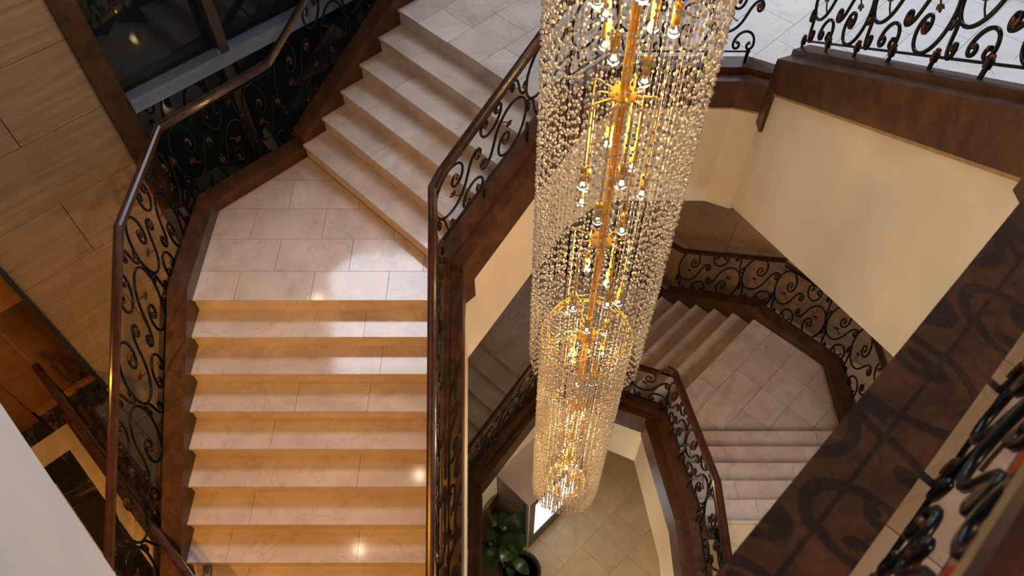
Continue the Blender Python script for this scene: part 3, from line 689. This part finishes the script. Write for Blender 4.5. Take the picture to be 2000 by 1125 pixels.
for hi, hz in enumerate(HUBS):
    mb = MB(); hr = 0.070 if hi < 5 else 0.052
    mb.lathe([(0.026, 0.05), (0.030, 0.03), (hr, 0.022), (hr, 0.0), (0.034, -0.012), (0.030, -0.05), (0.022, -0.055)], 20, (0, 0, zc(hz)))
    link('hub', mb.me('hub', GOLD, True), ch)
    n = 10 if hi < 4 else 8; rad = 0.19 if hi < 4 else (0.17 if hi == 4 else 0.115)
    for k in range(n):
        a = 2 * PI * (k + 0.37 * hi) / n; c, s = math.cos(a), math.sin(a)
        drop = (0.42, 0.68, 0.30, 0.80, 0.55)[k % 5] * (1.0 if hi < 4 else 0.72); rr = rad * (1.0 if k % 2 else 0.72)
        mb = MB(); mb.tube([(0.04 * c, 0.04 * s, zc(hz) + 0.006), ((rr - 0.03) * c, (rr - 0.03) * s, zc(hz) + 0.012), ((rr - 0.008) * c, (rr - 0.008) * s, zc(hz) + 0.004),
                            (rr * c, rr * s, zc(hz) - 0.022), (rr * c, rr * s, zc(hz) - drop)], 0.0055, 7)
        arm = link('arm', mb.me('arm', GOLD, True), ch); bulb_parts(arm, rr * c, rr * s, zc(hz) - drop - 0.10)
for R, z in ((0.30, -4.74), (0.30, -4.82), (0.345, -4.86), (0.20, -7.70), (0.14, -7.76), (0.345, -5.3)):
    mb = MB(); mb.torus(R, 0.005, (0, 0, zc(z)), 40, 6); link('ring', mb.me('ring', GOLD, True), ch)
for k in range(4):
    a = k * PI / 2 + 0.15; c, s = math.cos(a), math.sin(a)
    mb = MB(); mb.tube([(0.05 * c, 0.05 * s, zc(-4.84)), (0.345 * c, 0.345 * s, zc(-4.86))], 0.006, 6); link('spoke', mb.me('spoke', GOLD, True), ch)
    mb = MB(); mb.tube([(0.0, 0.0, zc(-7.1)), (0.04 * c, 0.04 * s, zc(-7.4)), (0.20 * c, 0.20 * s, zc(-7.70))], 0.004, 6); link('spoke', mb.me('spoke', GOLD, True), ch)
# beads: points for the instancer, wires for the strings
rnd = random.Random(3); bp = []; wires = MB()
def string(R, a, z0, z1, sp):
    x, y = R * math.cos(a), R * math.sin(a); z = z0 - rnd.random() * sp
    while z > z1:
        bp.append((x + rnd.uniform(-1, 1) * 0.003, y + rnd.uniform(-1, 1) * 0.003, zc(z))); z -= sp * rnd.uniform(0.8, 1.2)
    w = 0.0007
    wires.add([(x - w, y, zc(z0)), (x + w, y - w, zc(z0)), (x, y + w, zc(z0)), (x - w, y, zc(z1)), (x + w, y - w, zc(z1)), (x, y + w, zc(z1))], [(0, 1, 4, 3), (1, 2, 5, 4), (2, 0, 3, 5)])
for R, N, z0, z1, sp in ((0.425, 96, 0.7, -5.12, 0.078), (0.39, 40, 0.7, -5.0, 0.085), (0.345, 84, -4.86, -7.78, 0.052), (0.31, 40, -4.86, -7.84, 0.06), (0.20, 34, -7.70, -7.92, 0.032), (0.14, 22, -7.76, -7.98, 0.032)):
    for k in range(N): string(R, 2 * PI * (k + 0.25 * rnd.random()) / N, z0, z1 - (0.06 if R > 0.2 else 0.05) * rnd.random(), sp)
ww = link('bead_strings', wires.me('bead_strings', WIRE), ch, kind='stuff')
bme = bpy.data.meshes.new('crystal_beads'); bme.from_pydata(bp, [], []); bo = link('crystal_beads', bme, ch, kind='stuff')
ng = bpy.data.node_groups.new('beads', 'GeometryNodeTree')
ng.interface.new_socket('Geometry', in_out='INPUT', socket_type='NodeSocketGeometry'); ng.interface.new_socket('Geometry', in_out='OUTPUT', socket_type='NodeSocketGeometry')
N_ = ng.nodes; gi = N_.new('NodeGroupInput'); go = N_.new('NodeGroupOutput'); m2p = N_.new('GeometryNodeMeshToPoints'); ico = N_.new('GeometryNodeMeshIcoSphere')
ico.inputs['Radius'].default_value = 0.0092; ico.inputs['Subdivisions'].default_value = 2
sm = N_.new('GeometryNodeSetShadeSmooth'); mt = N_.new('GeometryNodeSetMaterial'); mt.inputs['Material'].default_value = BEAD
ins = N_.new('GeometryNodeInstanceOnPoints'); rv = N_.new('FunctionNodeRandomValue'); rv.inputs[2].default_value = 0.8; rv.inputs[3].default_value = 1.2
ln = ng.links.new; ln(gi.outputs[0], m2p.inputs[0]); ln(m2p.outputs[0], ins.inputs['Points']); ln(ico.outputs[0], sm.inputs[0]); ln(sm.outputs[0], mt.inputs[0]); ln(mt.outputs[0], ins.inputs['Instance'])
ln(rv.outputs[1], ins.inputs['Scale']); ln(ins.outputs[0], go.inputs[0])
md = bo.modifiers.new('beads', 'NODES'); md.node_group = ng
bme.materials.append(BEAD)
for z, pw in ((-0.5, 20), (-1.4, 22), (-2.2, 23), (-3.0, 24), (-4.2, 25), (-5.3, 24), (-6.4, 22), (-7.0, 22), (-7.6, 14)):
    point('chandelier_light', (CX, CY + 0.07, CZ + z), pw, (1.0, 0.68, 0.32), 0.04)

# ------------------------------------------------------------------ things on the ground floor
cb = thing('display_cabinet', 'pale lilac display cabinet with a lit white screen, at the bottom of the well', 'cabinet', (0.243, 3.70, 0)); cb.rotation_euler = (0, 0, PI / 4)
mb = MB(); mb.box((0, 0.03, 0.0), (1.15, 0, 0), (0, 0.60, 0), (0, 0, 1.86)); link('body', mb.me('body', CABINET_D), cb)
mb = MB(); mb.box((-0.012, 0.0, 1.86), (1.174, 0, 0), (0, 0.65, 0), (0, 0, 0.05)); link('top_panel', mb.me('top_panel', CABINET), cb)
mb = MB(); mb.box((-0.012, -0.002, 0.0), (0.03, 0, 0), (0, 0.05, 0), (0, 0, 1.86)); link('edge_panel', mb.me('edge_panel', CABINET), cb)
mb = MB()
for (x, z, w, h) in ((0.02, 0.0, 1.12, 0.35), (0.02, 1.70, 1.12, 0.16), (0.02, 0.35, 0.10, 1.35), (1.04, 0.35, 0.10, 1.35)): mb.box((x, -0.01, z), (w, 0, 0), (0, 0.04, 0), (0, 0, h))
sf = link('screen_frame', mb.me('screen_frame', SCREENF), cb)
mb = MB(); mb.box((0.12, 0.012, 0.35), (0.92, 0, 0), (0, 0.015, 0), (0, 0, 1.35)); link('screen', mb.me('screen', SCREEN), sf)

pl = thing('potted_plant', 'dark green leafy plant in a dark pot beside the lilac cabinet', 'plant', (-0.13, 3.55, 0))
mb = MB(); mb.lathe([(0.13, 0.0), (0.15, 0.02), (0.19, 0.38), (0.205, 0.40), (0.185, 0.41), (0.175, 0.36)], 20); link('pot', mb.me('pot', POT, True), pl)
mb = MB(); mb.lathe([(0.172, 0.35), (0.172, 0.365)], 18); link('soil', mb.me('soil', SOIL), pl)
lm = MB(); nn = 7; vv = []; ff = []
for i in range(nn):
    t = i / (nn - 1); w = 0.075 * math.sin(PI * min(1, t * 0.97 + 0.03)) ** 0.8; zb = 0.05 * math.sin(t * PI) - 0.10 * t * t
    vv += [(t * 0.30, -w, zb + w * 0.25), (t * 0.30, 0, zb), (t * 0.30, w, zb + w * 0.25)]
for i in range(nn - 1):
    ff += [(3 * i, 3 * i + 3, 3 * i + 4, 3 * i + 1), (3 * i + 1, 3 * i + 4, 3 * i + 5, 3 * i + 2)]
lm.add(vv, ff); lme = lm.me('leaf', LEAF, True)
rp = random.Random(5)
for k in range(13):
    a = rp.uniform(0, 2 * PI); h = rp.uniform(0.55, 1.35); sp = rp.uniform(0.05, 0.30)
    top = Vector((math.cos(a) * sp, math.sin(a) * sp, h)); mb = MB(); mb.tube([(0.03 * math.cos(a), 0.03 * math.sin(a), 0.35), (top.x * 0.5, top.y * 0.5, h * 0.7), top], 0.007, 5)
    st = link('stem', mb.me('stem', STEM), pl)
    for j in range(4):
        b = a + j * 1.9 + rp.uniform(-0.5, 0.5); o = link('leaf', lme, st, top * (1 - 0.12 * j), (rp.uniform(-0.4, 0.4), rp.uniform(-0.5, 0.25), b)); s = rp.uniform(0.75, 1.25); o.scale = (s, s, s)
pp = thing('planter_bowl', 'round dark planter bowl of pale pebbles in front of the leafy plant', 'planter', (0.12, 3.22, 0))
mb = MB(); mb.lathe([(0.16, 0.0), (0.20, 0.02), (0.30, 0.40), (0.32, 0.44), (0.285, 0.45), (0.27, 0.40)], 24); link('bowl', mb.me('bowl', POT, True), pp)
mb = MB(); mb.lathe([(0.265, 0.38), (0.265, 0.40)], 20); link('soil', mb.me('soil', SOIL), pp)
